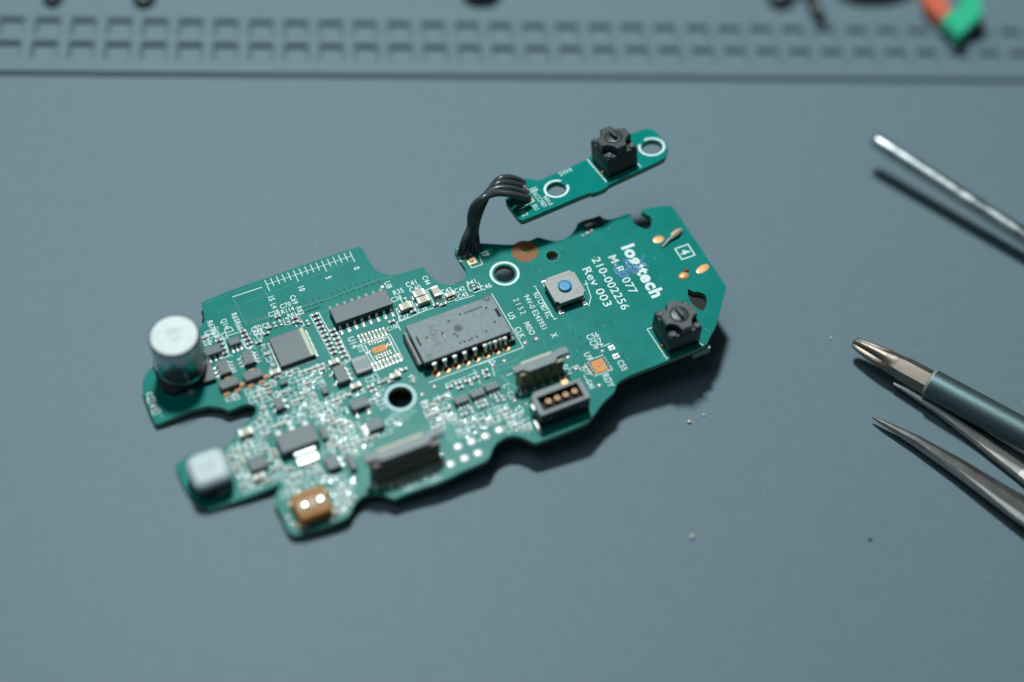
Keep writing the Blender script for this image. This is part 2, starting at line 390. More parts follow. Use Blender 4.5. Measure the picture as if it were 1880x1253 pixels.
# ---- icon
ic = MB(); cI = B((1257.5,463))
for k in range(4):
    a = math.radians(90*k+45); b = math.radians(90*k+135); r = 1.75
    ic.line([(cI[0]+r*math.cos(a), cI[1]+r*math.sin(a)), (cI[0]+r*math.cos(b), cI[1]+r*math.sin(b))], .22, ZP, silk)
text(ic, '4', cI, 1.7, silk, rot=-90, bold=.02); ic.build('square_emblem', board, label='small white square with a numeral inside')

def L(*pts, w=.14): pr.line([B(p) for p in pts], w, ZP, silk)
L((427.7,545.5),(480,528), w=.16)
L((903,540),(961,638),(787,703)); L((728,592),(735,606)); L((728,592),(751,583))
L((839.6,456.6),(866.4,492.4),(885.6,486),(880,470)); L((843,480),(856,479),(866,476))
L((980,527),(984,525.5)); L((984,529),(1018,587),(1022,585)); L((1075,516),(1085,546),(1081,562)); L((1072,523),(1079,521)); 
L((1196,602),(1188,605),(1224,659),(1228,656)); L((1281,629),(1291,634))
L((1081,662),(1107,652)); L((1091,691),(1124,679),(1119,672)); L((1028,716),(1031,714))
# box strips beside the processor
L((569,579),(585,574),(635,664),(618,672),(569,579)); L((603,610),(616,605),(644,660),(630,672)); 
for k in range(1, 10):
    t = k/10; L((569+49*t,579+93*t),(585+50*t,574+90*t), w=.1)
for k in range(1, 8):
    t = k/8; L((603+30*t,610+55*t),(616+30*t,605+55*t), w=.1)
L((537,583),(545,601)); L((549,581),(559,598),(553,600)); L((508,580),(514,591)); L((520,586),(524,597),(533,595),(530,586))
L((735,549),(741,559),(764,551),(757,537)); L((727,568),(740,563)); L((727,568),(736,590),(767,577)); L((757,556),(767,576),(800,564),(783,533),(776,535)); L((785,532),(795,527),(805,531),(815,540),(819,556),(800,564))
L((813,546),(823,555),(838,549)); L((858,525),(863,535),(883,527),(878,519)); L((870,538),(886,532)); L((836,553),(870,543))
for (a, b) in (((419,612),(443,670)), ((430,566+40),(433,607))): pass
L((395,625),(410,620),(421,654),(409,658),(395,625)); L((440,608),(450,605),(465,637),(453,641),(440,608)); L((415,618),(437,611)); L((416,635),(420,655)); L((443,625),(452,640),(466,636))
L((663,633),(716,614),(740,660),(690,681),(663,633)); L((670,635),(692,672), w=.22); L((705,622),(713,619),(730,655), w=.2)
L((818,706),(835,699),(838,712)); L((839,699),(855,693)); L((859,690),(876,684)); L((818,706),(828,728)); L((878,670),(900,662),(908,690)); L((870,680),(882,705))
L((1049,676),(1060,671),(1067,681)); L((1072,690),(1085,711)); L((930,690),(944,684)); 
L((1090,640),(1098,633),(1107,632)); L((1109,636),(1119,631))
pr.build('printed_outlines', board, label='thin white component outlines and brackets')
rg = MB(); rg.ring((*hA, ZP), 2.08, 2.52, silk); rg.build('hole_ring', board, label='white ring around the upper hole')
rg = MB(); rg.ring((*hB_, ZP), 2.0, 2.62, mat('pale_mask', (.17,.37,.37), .42, spec=.4), 40); rg.build('hole_ring', board, label='pale ring around the lower hole')
rg = MB(); rg.ring((*hC, ZP), 1.05, 1.35, mask_hi, 40); rg.build('hole_ring', board)

# ---- copper features
cp = MB(); c = B((963.3,461.7)); cp.disc((*c, ZP), 2.25, copper, 40); cp.box((c[0],c[1],.03), (1.3,.9,.02), mat('pad_wear',(.24,.14,.03),.5), .3); cp.build('copper_pad', board, label='round brown copper pad on the top edge')
def pad_obj(px, rx, ry, m, name='gold_pad', rz=0, h=.06, label=None):
    q_ = MB(); q_.dome((0,0,ZP), rx, ry, h, m, 16, rz); c = B(px); return q_.build(name, board, (c[0], c[1], 0), label=label)
pad_obj((1209,440), 1.0,.75, gold); pad_obj((1243,428), 1.3,.65, gold, rz=.3); pad_obj((1290,494), 1.35,.7, gold, rz=.25); pad_obj((1255,507), .95,.75, gold, h=.3)
q_ = MB(); q_.tube([(*B((1216,455)),.1),(*B((1228,443)),.35),(*B((1243,433)),.5),(*B((1251,425)),.3)], [.2,.34,.42,.3], brush); q_.build('solder_streak', board)
q_ = MB(); q_.dome((*B((1260,497)),0), .5,.35,.35, copper); q_.build('solder_lump', board)
# traces
tr = MB()
def T(*pts, w=.12, m=mask_hi, smooth=False): tr.line([B(p) for p in pts], w, .008, m)
T((1033,585),(1052,610)); T((1038,584),(1057,610),(1053,613)); T((1110,526+90),(1125,621),(1142,648)); T((1106,620),(1120,626),(1138,650)); T((1066,620),(1072,600),(1083,596), w=.08); 
for k in range(9):
    T((556+k*3.2, 604+k*5.4), (575+k*2.6, 600+k*5.6), (590+k*2.2, 612+k*5.1), w=.1)
for k in range(4):
    T((703+k*5,775-k*5.2),(728+k*5,766-k*5),(750+k*5,770-k*5), w=.07, m=mat('pale_trace',(.12,.38,.33),.35))
for k in range(8): T((806+k*4.5,770-k*1.7),(826+k*4.5,815-k*1.7), w=.14)
for k in range(7): T((590-k*4,750+k*1.7),(604-k*4,775+k*1.7), w=.12)
for k in range(6): T((620+k*3,770-k),(660+k*3.5,835-k), w=.14)
for k in range(6): T((600,583+k*3),(612+k,579+k*3), w=.1)
T((540,590),(640,556), w=.1); T((585,577),(606,570), w=.1); T((868,512+3),(880,507),(905,524), w=.12)
T((745,530),(790,515),(800,521),(830,533),(860,522), w=.1); T((400,575),(412,571),(650,478), w=.05, m=mask_lo)
T((371,559),(420,541),(560,492),(655,459), w=.05, m=mask_lo)
T((428,548),(452,596),(512,576),(484,531), w=.07, m=mask_lo); T((385,628),(430,596),(512,577),(606,548),(690,515),(720,509), w=.06, m=mask_lo)
T((890,655),(916,682)); T((926,655),(922,645)); T((903,690),(918,678),(940,672),(948,668)); T((908,672),(930,668),(950,660), w=.2); T((920,690),(936,705),(952,715),(975,722), w=.35)
T((964,640),(950,660), w=.1); T((996,624),(1003,640), w=.15)
tr.build('copper_traces', board, label='faint raised traces under the solder mask')
# vias: dark little dots, uncountable
via = MB()
def viadot(p, r=.13, m=pit, z=.012): via.disc((p[0], p[1], z), r, m, 7)
for k in range(26):
    t = k/25; a = (400+t*290, 612-t*101); viadot(B((a[0], a[1]))); viadot(B((a[0]+5, a[1]+7+random.random())))
for k in range(20):
    t = k/19; viadot(B((560+t*135, 566-t*47)), .11); viadot(B((557+t*30, 575-t*10)), .11)
for _ in range(90):
    p = (random.uniform(960,1310), random.uniform(420,690)); q2 = B(p)
    if inside(q2, outl) and edge_dist(q2, outl) > 1.5 and (p[0] < 1100 or p[1] > 560): viadot(q2, .11)
for p in ((1053,612),(1084,596),(1109,528),(936,665),(1064,619),(1078,632),(1144,650)): viadot(B(p), .14)
o = via.build('via_holes', board); o['kind'] = 'stuff'; o['label'] = 'scattered tiny dark via holes'

# ------------------------------------------------------------------ component builders (all children of the board)
KEEP = []      # (x0,y0,x1,y1) in board mm
def keep(c, w_, h_, mg=.25): KEEP.append((c[0]-w_/2-mg, c[1]-h_/2-mg, c[0]+w_/2+mg, c[1]+h_/2+mg))
def part_empty(name, c, rz=0, label=None, parent=board):
    o = bpy.data.objects.new(name, None); COL.objects.link(o); o.parent = parent; o.location = Vector((c[0],c[1],c[2] if len(c)>2 else 0))*S
    o.rotation_euler[2] = rz; o.empty_display_size = .003
    if label: o['label'] = label
    return o
def gull(width, reach, zt, foot, m=tinr):
    """pin leaving the body at +y... y grows outward"""
    q = MB(); w2 = width/2; th = .16
    prof = [(0,zt),(reach*.35,zt),(reach*.5,zt-.12),(reach*.68,.16),(reach*.8,.1),(reach+foot,.08)]
    top = [(y, z) for y, z in prof]; bot = [(y, z-th if z > .3 else max(.0, z-th)) for y, z in prof]
    rs = []
    for (y, z), (y2, z2) in zip(top, bot): rs.append([(-w2,y,z),(w2,y,z),(w2,y2,z2-.01),(-w2,y2,z2-.01)])
    q.loft(rs, m); q.dome((0,reach+foot*.45,0), width*.8, foot*.95, .14, tin, 10)
    return q.mesh('pin')
def chip(c, w_, h_, t, pins=None, label=None, m=epoxy, name='chip', dot=False, side=None, ztop=None):
    """pins: list of (side 'N/S/E/W', count, pitch, pinwidth, reach, foot)"""
    e = part_empty(name, (c[0], c[1]), label=label)
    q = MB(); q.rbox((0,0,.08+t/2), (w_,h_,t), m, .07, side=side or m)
    if dot: q.disc((-w_/2+.5, h_/2-.5, .085+t), .2, inkd, 12)
    q.build('package', e)
    keep(c, w_, h_)
    for sd, n, p, pw, rc, ft in pins or []:
        me = gull(pw, rc, min(t*.55+.08, t), ft)
        for k in range(n):
            u = (k-(n-1)/2)*p
            if sd == 'S': loc, rz = (u, -h_/2, 0), math.pi
            elif sd == 'N': loc, rz = (u, h_/2, 0), 0
            elif sd == 'E': loc, rz = (w_/2, u, 0), -math.pi/2
            else: loc, rz = (-w_/2, u, 0), math.pi/2
            link('pin', me, e, loc, rz)
        L_ = n*p
        if sd in 'NS': keep((c[0], c[1]+(1 if sd=='N' else -1)*(h_/2+(rc+ft)/2)), L_, rc+ft)
        else: keep((c[0]+(1 if sd=='E' else -1)*(w_/2+(rc+ft)/2), c[1]), rc+ft, L_)
    return e
def cen(z, *ps):
    q = [B(p, z) for p in ps]; return (sum(a[0] for a in q)/len(q), sum(a[1] for a in q)/len(q))

# 14/16 pin logic chip
c = cen(1.5, (604.3,565.1),(705.2,532),(721.8,558.8),(619.6,595.8))
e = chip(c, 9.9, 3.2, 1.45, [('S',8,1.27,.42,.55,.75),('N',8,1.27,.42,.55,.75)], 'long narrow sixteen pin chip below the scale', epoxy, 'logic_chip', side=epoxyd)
q_ = MB(); q_.disc((*B((702,527)), ZP), .3, silk, 12); q_.build('pin_one_dot', board)
# processor
c = cen(.95, (495.8,620),(549.4,600.9),(580,652),(521.3,673.7))
e = part_empty('processor_chip', c, label='square grey processor with a pale stripe'); keep(c, 7.0, 7.0, .1)
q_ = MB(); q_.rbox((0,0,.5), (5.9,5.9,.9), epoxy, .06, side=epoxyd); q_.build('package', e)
q_ = MB(); q_.box((2.45,0,.96), (.62,5.7,.03), stripe); q_.build('pale_stripe', e)
for k in range(4):
    q_ = MB()
    for i in range(16): q_.box(((i-7.5)*.35, -3.12, .05), (.14,.5,.08), tin); q_.dome(((i-7.5)*.35, -3.32, .03), .08,.14,.1, tin, 6)
    q_.build('contact_row', e, rz=k*math.pi/2)
# optical sensor
zt = 2.55
c = cen(zt, (741.3,593.2),(900.9,542.2),(944.3,611.1),(778.3,669.8)); SW_, SH_ = 15.2, 7.8
e = part_empty('optical_sensor', c, label='large grey optical sensor with a row of bright legs'); keep(c, SW_+1, SH_+3.4)
q_ = MB(); q_.rbox((0,0,zt-.45), (SW_,SH_,.9), sensorm, .07, side=mat('sensor_side',(.05,.07,.078),.45))
q_.build('cover', e)
q_ = MB(); q_.box((.1,0,.72), (SW_-.7,SH_-.6,1.4), black); q_.box((-SW_/2-.35,.1,.95), (.7,SH_-.9,1.1), black, ins=.15); q_.box((-SW_/2-.1,-.2,.6), (1.6,SH_-1.8,.8), blackt, ins=.2)
q_.box((SW_/2+.1,-SH_/2+1.2,.5), (1.0,2.0,1.0), black, ins=.1); q_.box((SW_/2-.2,-SH_/2-.35,.55), (1.3,.9,1.0), black, ins=.1); q_.build('base', e)
def SP(px): p = B(px, zt); return (p[0]-c[0], p[1]-c[1])
q_ = MB()
for px, rz, wd, hh in (((768.6,627.3),0,.32,2.0),((914,574.3),0,.5,1.75),((785.5,623.8),0,.22,1.2),((814.5,616.5),0,.25,1.6)):
    p = SP(px); q_.box((p[0],p[1],zt-.0), (wd,hh,.03), pit)
    if wd < .3: q_.box((p[0]+.04,p[1]-.25,zt+.012), (wd*.5,hh*.5,.03), cream)
for px in ((844.5,577.8),(823.5,590.2),(834,613.5),(839.5,617.3),(845,630.5),(853,627.5),(861,625),(866,622.5),(876,618.5),(893,608.5),(893,565.5),(908,591.5)):
    p = SP(px); q_.disc((p[0],p[1],zt+.012), .19, pit, 10)
for k in range(9):
    p = SP((853.5+k*3.75, 575-k*1.35)); q_.disc((p[0],p[1],zt+.012), .15, pit, 10)
q_.build('vent_holes', e)
q_ = MB(); p = SP((841,602.5))
q_.lathe((p[0],p[1],zt), [(.72,.0),(.72,.03),(.6,.04),(.55,.005),(.3,.005),(.26,.05),(.15,.05),(.12,.0)], mat('aperture_gray',(.06,.085,.095),.5), 24)
q_.build('centre_dimple', e)
q_ = MB(); p = SP((893.6,548)); q_.lathe((p[0],p[1],zt), [(.66,.0),(.64,.035),(.56,.035),(.52,.005),(.42,.0),(.4,.06),(.12,.05)], sensorm, 24); q_.build('corner_dimple', e)
q_ = MB(); p = SP((787,655)); q_.lathe((p[0],p[1],zt), [(.5,.0),(.47,.01),(.2,.012)], mat('aperture_gray',(.06,.085,.095),.5), 24); q_.build('corner_dimple', e)
q_ = MB(); p = SP((793,606)); text(q_, 'AO', p, 1.2, inkd, zt+.012, -90, bold=-.01); p = SP((800,623)); text(q_, 'XO4', p, 1.0, inkd, zt+.012, -90, bold=-.012)
q_.build('faint_marking', e)
def sensor_pin():
    q = MB(); w2 = .33
    prof = [(0,2.0),(.55,2.02),(.78,1.9),(.86,1.5),(.9,.3),(.92,-.3)]
    rs = [[(-w2 if i < 3 else -w2*.62, y, z),(w2 if i < 3 else w2*.62, y, z),(w2 if i < 3 else w2*.62, y-.1 if i > 2 else y, z-.16 if i < 3 else z),(-w2 if i < 3 else -w2*.62, y-.1 if i > 2 else y, z-.16 if i < 3 else z)] for i, (y, z) in enumerate(prof)]
    q.loft(rs, tin); return q.mesh('pin')
sp_ = sensor_pin()
pads = [(802.1,689),(820.5,681.3),(838.8,674.7),(857,668),(875.4,661),(894,654),(912.4,647),(929.8,640)]
for i, px in enumerate(pads):
    p = B(px); lp = (p[0]-c[0], p[1]-c[1])
    link('pin', sp_, e, (lp[0], -SH_/2+.1, 0), math.pi)
    q_ = MB(); q_.ring((0,0,ZP), .34, .68, gold, 20); q_.disc((0,0,.015), .36, pit, 14); q_.build('ring_pad', e, (lp[0], -SH_/2-.95, 0))
for i in range(8):
    q_ = MB(); q_.dome((0,0,0), .5,.42,.22, gold); q_.build('ring_pad', e, (-6.2+i*1.78, SH_/2+.28, 0))
for k in (5.35, 6.15):
    link('pin', sp_, e, (B(pads[int(k)])[0]-c[0]+.9, -SH_/2+.25, 0), math.pi)

# blue button tactile switch
zt = 1.9; c = cen(zt, (994.5,512.8),(1050.7,493.6),(1080,539.6),(1022.6,561.3))
e = part_empty('push_switch', c, label='square metal tactile switch with a blue round button'); keep(c, 7, 7)
hw = 2.75; poly = []
for sx, sy, a in ((1,-1,0),(1,1,90),(-1,1,180),(-1,-1,270)):
    pts = [(hw-.55, -hw), (hw-.55, -hw+.3), (hw-.3, -hw+.55), (hw, -hw+.55)] if True else []
    ca, sa = math.cos(math.radians(a)), math.sin(math.radians(a))
    poly += [(x*ca-y*sa, x*sa+y*ca) for x, y in pts]
q_ = MB(); q_.prism(poly, zt-.35, zt, brush); q_.box((0,-hw+.18,1.1),(3.9,.1,1.0), brush); q_.box((hw-.18,0,1.1),(.1,3.9,1.0), brush); q_.box((-hw+.18,0,1.1),(.1,3.9,1.0), brush); q_.build('metal_cover', e)
q_ = MB(); q_.rbox((0,0,.85), (5.0,5.0,1.4), black, .15); q_.build('housing', e)
q_ = MB(); q_.lathe((0,0,zt-.05), [(1.14,0),(1.14,.34),(1.06,.44),(.8,.48),(.2,.45)], bluep, 28); q_.build('button', e)
for sx in (-1,1):
    for sy in (-1,1):
        q_ = MB(); q_.box((0,0,.12), (.75,1.3,.14), tinr); q_.dome((0,0,.05), .45,.6,.3, tin); q_.box((0,-sy*.45,.6), (.6,.12,1.0), tinr); q_.build('terminal', e, (sx*2.15, sy*3.0, 0))

# cross topped optical switches (both boards)
def cross_switch(parent, c, rz, label):
    e = part_empty('cross_switch', c, rz, label, parent); H = 4.2
    q = MB(); q.rbox((0,0,.15+(H-.15)/2), (5.8,5.8,H-.15), black, .14, top=blackt); q.build('housing', e)
    r = 1.85; hw = 2.8; poly = []
    for k in range(4):
        a0 = math.radians(90*k); pts = [(hw, y) for y in (-(hw-r), hw-r)]
        arc = [(hw-r*math.cos(t)+0, hw-r*math.sin(t)) for t in [math.radians(90-90*i/7) for i in range(1,7)]]
        arc = [(hw + r*math.cos(math.radians(270-90*i/7)), hw + r*math.sin(math.radians(270-90*i/7))) for i in range(0,8)]
        ca, sa = math.cos(a0), math.sin(a0); poly += [(x*ca-y*sa, x*sa+y*ca) for x, y in [pts[0]]+arc[:-1]]
    q = MB(); zt = H+1.6
    q.prism(poly, H, zt-.12, black); q.prism([(x*.965, y*.965) for x, y in poly], zt-.12, zt, blackt)
    q.ring((0,0,zt+.012), 1.42, 1.58, pit, 36); q.build('cap', e)
    q = MB(); q.lathe((0,0,zt), [(1.4,.0),(1.4,.05),(1.3,.09),(.2,.09)], mat('dial_gray',(.022,.03,.032),.42), 30); q.build('dial', e)
    q = MB(); n = 8; ring0 = []
    for zz, k in ((0,1),(.7,1),(.82,.75)):
        ring0.append([( (.27*k)*math.cos(math.radians(a)), (.27*k)*math.sin(math.radians(a))+(.72 if a < 180 else -.72), zt+.08+zz) for a in range(0,360,30)])
    q.loft(ring0, mat('plunger_gray',(.05,.064,.07),.32), True); q.build('plunger', e, rz=.12)
    for sx in (-1,1):
        for sy in (-1,1):
            q = MB(); q.lathe((0,0,H), [(.58,0),(.58,.32),(.5,.4),(.34,.4),(.3,.3),(.1,.34)], mat('rivet_gray',(.05,.065,.07),.4), 16); q.build('rivet', e, (sx*2.2, sy*2.2, 0))
    q = MB(); q.dome((0,0,.0), .45,.55,.55, mat('solder_blob',(.85,.62,.42),.25,1)); q.build('solder_blob', e, (-3.1,-1.2,0))
    return e
c1 = cen(4.2, (1200.7,571.2),(1290,604.7)); cross_switch(board, c1, 0, 'black switch with cross shaped cap by the front edge'); keep(c1, 6, 6)

# electrolytic capacitor
c = B((337,679)); e = part_empty('electrolytic_capacitor', c, label='tall aluminium can capacitor with a white silver top'); keep(c, 8.4, 8.4)
q_ = MB(); q_.prism([(4.15,-4.15),(4.15,4.15),(-2.9,4.15),(-4.15,2.9),(-4.15,-2.9),(-2.9,-4.15)], .05, .9, black); q_.build('base', e)
q_ = MB(); q_.lathe((0,0,.9), [(3.8,0),(3.95,.25),(3.95,.5),(3.75,.85),(3.75,1.15),(3.95,1.4),(3.95,8.2),(3.86,8.55),(3.6,8.75)], alu, 56, True, False); q_.build('can', e)
q_ = MB(); q_.lathe((0,0,.9), [(3.6,8.75),(3.4,8.72),(.1,8.72)], alutop, 56); 
for k, s_ in enumerate(('220', '16V')): text(q_, s_, (0,.75-k*1.5), 1.1, mat('print_gray',(.30,.34,.35),.6), 9.65, 0, bold=-.01)
q_.build('top', e)
for sx in (-1,1): q_ = MB(); q_.box((0,0,.1), (1.0,1.6,.15), tinr); q_.build('terminal', e, (-.2+sx*.0, sx*4.2, 0))
# inductor
c = B((389,882)); e = part_empty('inductor', c, label='rounded pale cube inductor near the left tip'); keep(c, 6.3, 6.3)
q_ = MB(); q_.rbox((0,0,1.75), (5.5,5.5,3.3), ferrd, .5); q_.build('core', e)
q_ = MB(); q_.rbox((0,0,3.65), (6.0,6.0,1.2), ferr, .9); text(q_, '330', (0,0), 1.5, mat('print_gray',(.30,.34,.35),.6), 4.262, 0, bold=-.01); q_.build('top', e)

# small copper bits and unpopulated footprints
def pads_row(e, p0, p1, n, w_, h_, m=mat('pad_tin',(.34,.27,.24),.3,.8), name='solder_pad'):
    a, b = Vector(B(p0)), Vector(B(p1)); base = e.location/S
    q = MB(); q.box((0,0,.03), (w_,h_,.04), m); q.dome((0,0,.05), w_*.42, h_*.45, .12, m, 8); me = q.mesh(name)
    for k in range(n):
        p = a.lerp(b, k/(n-1)); link(name, me, e, (p.x-base.x, p.y-base.y, 0))
c = B((699,641)); e = part_empty('empty_footprint', c, label='unused chip footprint with an orange centre pad'); keep(c, 6.6, 8.0)
pads_row(e, (660.5,622.5),(706.5,608.5), 8, .22, 1.5); pads_row(e, (686,674.5),(733.5,656.5), 8, .22, 1.5)
pads_row(e, (678,631),(703,623), 6, .17, .7); pads_row(e, (691,656.5),(717,646.5), 6, .17, .7); pads_row(e, (675.5,648.5),(677,646), 2, .5, .2); pads_row(e, (713,635),(715,631.5), 2, .7, .22)
q_ = MB(); q_.box((0,0,.03), (2.35,1.15,.04), orangep); q_.dome((-.35,-.05,.05),.22,.2,.1,tin,8); q_.dome((.3,.05,.05),.22,.2,.1,tin,8); p = B((696.5,641)); q_.build('centre_pad', e, (p[0]-c[0], p[1]-c[1], 0))
c = B((1099.5,672.5)); e = part_empty('empty_footprint', c, label='small unused footprint with orange centre pad by the right notch')
q_ = MB(); q_.box((0,0,.03), (1.9,2.35,.04), orangep); q_.dome((0,0,.05),.25,.22,.15,tin,8); q_.build('centre_pad', e)
for dx, dy in ((-.6,.9),(.6,.9),(-.6,-.9),(.6,-.9),(.4,-.2),(.5,.35)): pass
pads_row(e, (1107,658.5),(1120,678), 5, .75, .24); pads_row(e, (1077.5,668.5),(1090,687), 5, .75, .24); 
for px in ((1122.8,638.8),(1130.7,654.2)):
    c = B(px); q_ = MB(); q_.box((0,0,.03), (.95,.85,.04), tinr); q_.dome((0,0,.05), .4,.35,.16, tin); q_.build('solder_pad', board, (*c,0))
for px in ((1096,639),(1105,635),(1106,645)): c = B(px); q_ = MB(); q_.box((0,0,.03), (.45,.45,.04), tin); q_.dome((0,0,.05), .2,.2,.1, tin); q_.build('solder_pad', board, (*c,0))
# J7 pads
for px, m_ in (((866,480),gold),((858,466),gold)):
    c = B(px); q_ = MB(); q_.box((0,0,.03), (1.5,1.2,.04), m_); q_.dome((0,0,.05), .45,.4,.3, tin); q_.build('solder_pad', board, (*c,0), label='orange wire pad')

# solder dots (test points)
dome_s = MB(); dome_s.dome((0,0,.01), .46,.46,.2, tin, 16); dome_s = dome_s.mesh('test_point')
for px in ((964.4,630),(985,622.6),(926,663),(904.6,671),(1043,656.6),(1057.6,677.5),(1100.5,708),(945.5,736),(797.5,710.7),(775,725),(1028.5,651)):
    link('test_point', dome_s, board, (*B(px),0)); KEEP.append((B(px)[0]-.7,B(px)[1]-.7,B(px)[0]+.7,B(px)[1]+.7))
dome_b = MB(); dome_b.dome((0,0,.01), .80,.76,.2, solderb, 20); dome_b = dome_b.mesh('round_test_pad')
for px in ((840.9,820.8),(865.7,811.6),(890.9,801.4),(916.7,790),(827,853),(853,842.3),(877.7,832.8)):
    link('round_test_pad', dome_b, board, (*B(px),0)); keep(B(px), 1.5, 1.5)

# flat cable connectors
def flat_connector(c, L_, H, W_, n, label, bm=None):
    e = part_empty('flat_connector', c, label=label); keep(c, L_+1, W_+1.6)
    q = MB(); q.rbox((0,0,H*.45), (L_-1.0,W_,H*.9), bm or brownp, .12); q.build('body', e)
    q = MB(); z0, z1 = H*.86, H*1.03; hl = L_/2
    poly = [(-hl-.3,-.6),(-hl+1.2,-.6),(-hl+1.9,-1.25),(hl-2.2,-1.25),(hl-1.4,-.5),(hl+.6,-.5),(hl+.6,.75),(hl-1.2,.75),(hl-1.6,.5),(-hl-.3,.5)]
    poly = [(x, y+.35) for x, y in poly]
    q.prism(poly, z0, z1, grayp); q.build('locking_bar', e)
    q = MB(); q.box((-.3,.98,z1-.12), (L_*.62,.28,.2), cream); q.build('cream_lip', e)
    q = MB(); q.box((0,0,.35), (.26,1.1,.1), tinr); q.box((0,.26,H*.2), (.24,.14,H*.36), mat('contact_bronze',(.50,.42,.30),.35,.4)); q.box((0,.27,H*.62), (.14,.1,H*.34), pit); q.dome((0,-.35,.0), .3,.45,.35, mat('contact_bronze',(.5,.42,.3)), 8); me = q.mesh('contact')
    for k in range(n): link('contact', me, e, ((k-(n-1)/2)*(L_-2.6)/(n-1), -W_/2-.3, 0))
    q = MB(); q.box((0,0,.4), (.35,.9,.7), tinr); q.dome((0,-.6,0), .5,.4,.3, tin); me = q.mesh('anchor')
    for sx in (-1,1): link('anchor', me, e, (sx*(hl-.4), -W_/2-.1, 0))
    return e
flat_connector(B((990,694)), 8.6, 4.5, 1.8, 5, 'short grey and brown flat cable connector behind the socket')
flat_connector(B((744,854)), 11.8, 5.4, 2.4, 14, 'long grey and brown flat cable connector on the front edge', mat('dark_brown_plastic',(.14,.10,.08),.5))
# socket with four holes
c = B((1027,752)); e = part_empty('socket', c, label='black four way socket with gold rings'); Lk, Wk, Hk = 8.6, 3.8, 3.7; keep(c, 10, 5)
q_ = MB(); q_.box((0,-Wk/2+.3,Hk/2), (Lk,.6,Hk), black, ins=.03, top=grayp); q_.box((0,Wk/2-.25,Hk/2), (Lk,.5,Hk), black, top=grayp); q_.box((-Lk/2+.4,0,Hk/2-.02), (.8,Wk-1.1,Hk-.04), black, top=grayp); q_.box((Lk/2-.4,0,Hk/2-.02), (.8,Wk-1.1,Hk-.04), black, top=grayp)
q_.box((0,.02,1.2), (Lk-1.6,Wk-1.1,2.4), pit); q_.cyl((-Lk/2+2,-Wk/2+.02,1.3), .01,.01,black); q_.build('housing', e)
for sx in (-2.6, 2.9):
    q_ = MB(); q_.box((sx,-Wk/2-.03,Hk*.58), (.7,.08,.7), grayp); q_.build('side_boss', e)
for k in range(4):
    q_ = MB(); q_.lathe((0,0,0), [(.46,0),(.46,.12),(.4,.18),(.24,.12),(.22,.02)], gold, 20); q_.disc((0,0,.1), .24, mask_hi, 12); pk = B(((1007,737),(1023,731),(1038.5,725),(1054.6,718.4))[k], Hk-.7); q_.build('contact_ring', e, (pk[0]-c[0], pk[1]-c[1], Hk-.75))
q_ = MB(); q_.box((-Lk/2-.35,-Wk/2+.4,.5), (.5,1.8,.9), tin, ins=.1); q_.dome((-Lk/2-.35,-Wk/2-.5,.0), .5,.6,.6, tin); q_.box((-Lk/2-.1,.5,1.8), (.2,1.0,2.2), tinr); q_.build('anchor', e)
q_ = MB(); q_.box((1.8,Wk/2+.35,Hk-.1), (1.0,.7,.2), gold); q_.box((-1.2,Wk/2+.3,Hk-.25), (5.0,.5,.3), grayp); q_.build('rear_tab', e)

# amber component at the lower tip
c = B((574,936)); e = part_empty('amber_component', c, label='small amber component with two bright studs at the front tip'); keep(c, 6, 6)
q_ = MB(); q_.rbox((0,0,1.2), (5.2,4.6,2.3), kapton, .35); q_.box((0,-.1,2.4), (4.3,1.5,.12), mat('amber_dark',(.42,.30,.18),.55)); q_.box((0,-1.35,2.37), (4.2,.22,.1), mat('amber_groove',(.14,.06,.02),.6)); q_.box((0,1.2,2.37), (4.2,.22,.1), mat('amber_groove',(.14,.06,.02),.6)); q_.build('body', e)
for sx in (-1.15, 1.35):
    q_ = MB(); q_.lathe((0,0,0), [(.62,0),(.6,.2),(.4,.3),(.15,.3)], tin, 18); q_.build('stud', e, (sx, -.1, 2.35))
for sx in (-1,1):
    for sy in (-1,1):
        q_ = MB(); q_.dome((0,0,0), .75,.8,.7, mat('solder_cream',(.62,.56,.44),.4,.3)); q_.build('terminal', e, (sx*2.75, sy*1.9, 0))
for px in ((617,925),(632,935),(610,955),(560,966),(528,950),(535,962)): link('test_point', dome_s, board, (*B(px),0))

# regulator with big tab
c = cen(1.6, (507,800),(568,778),(582,808),(524,834)); e = chip(c, 6.0, 3.3, 1.6, None, 'grey regulator chip with a wide bright tab', epoxy, 'regulator_chip')
q_ = MB(); q_.rbox((0,.05,.75), (3.5,1.0,.25), solderb, .08); q_.rbox((0,-1.3,.22), (3.5,1.45,.3), solderb, .12); q_.build('tab', e, (.4,-2.05,0)); keep((c[0],c[1]-2.6), 3.4, 2.2)
for k in range(3):
    pn = link('pin', gull(.8,.7,.9,.9), e, ((k-1)*2.2, 1.65, 0)); q_ = MB(); q_.dome((0,1.1,.02), .62,.75,.35, solderb, 14); q_.build('solder_fillet', e, ((k-1)*2.2, 1.65, 0))
keep((c[0],c[1]+2.4), 6.4, 1.8)
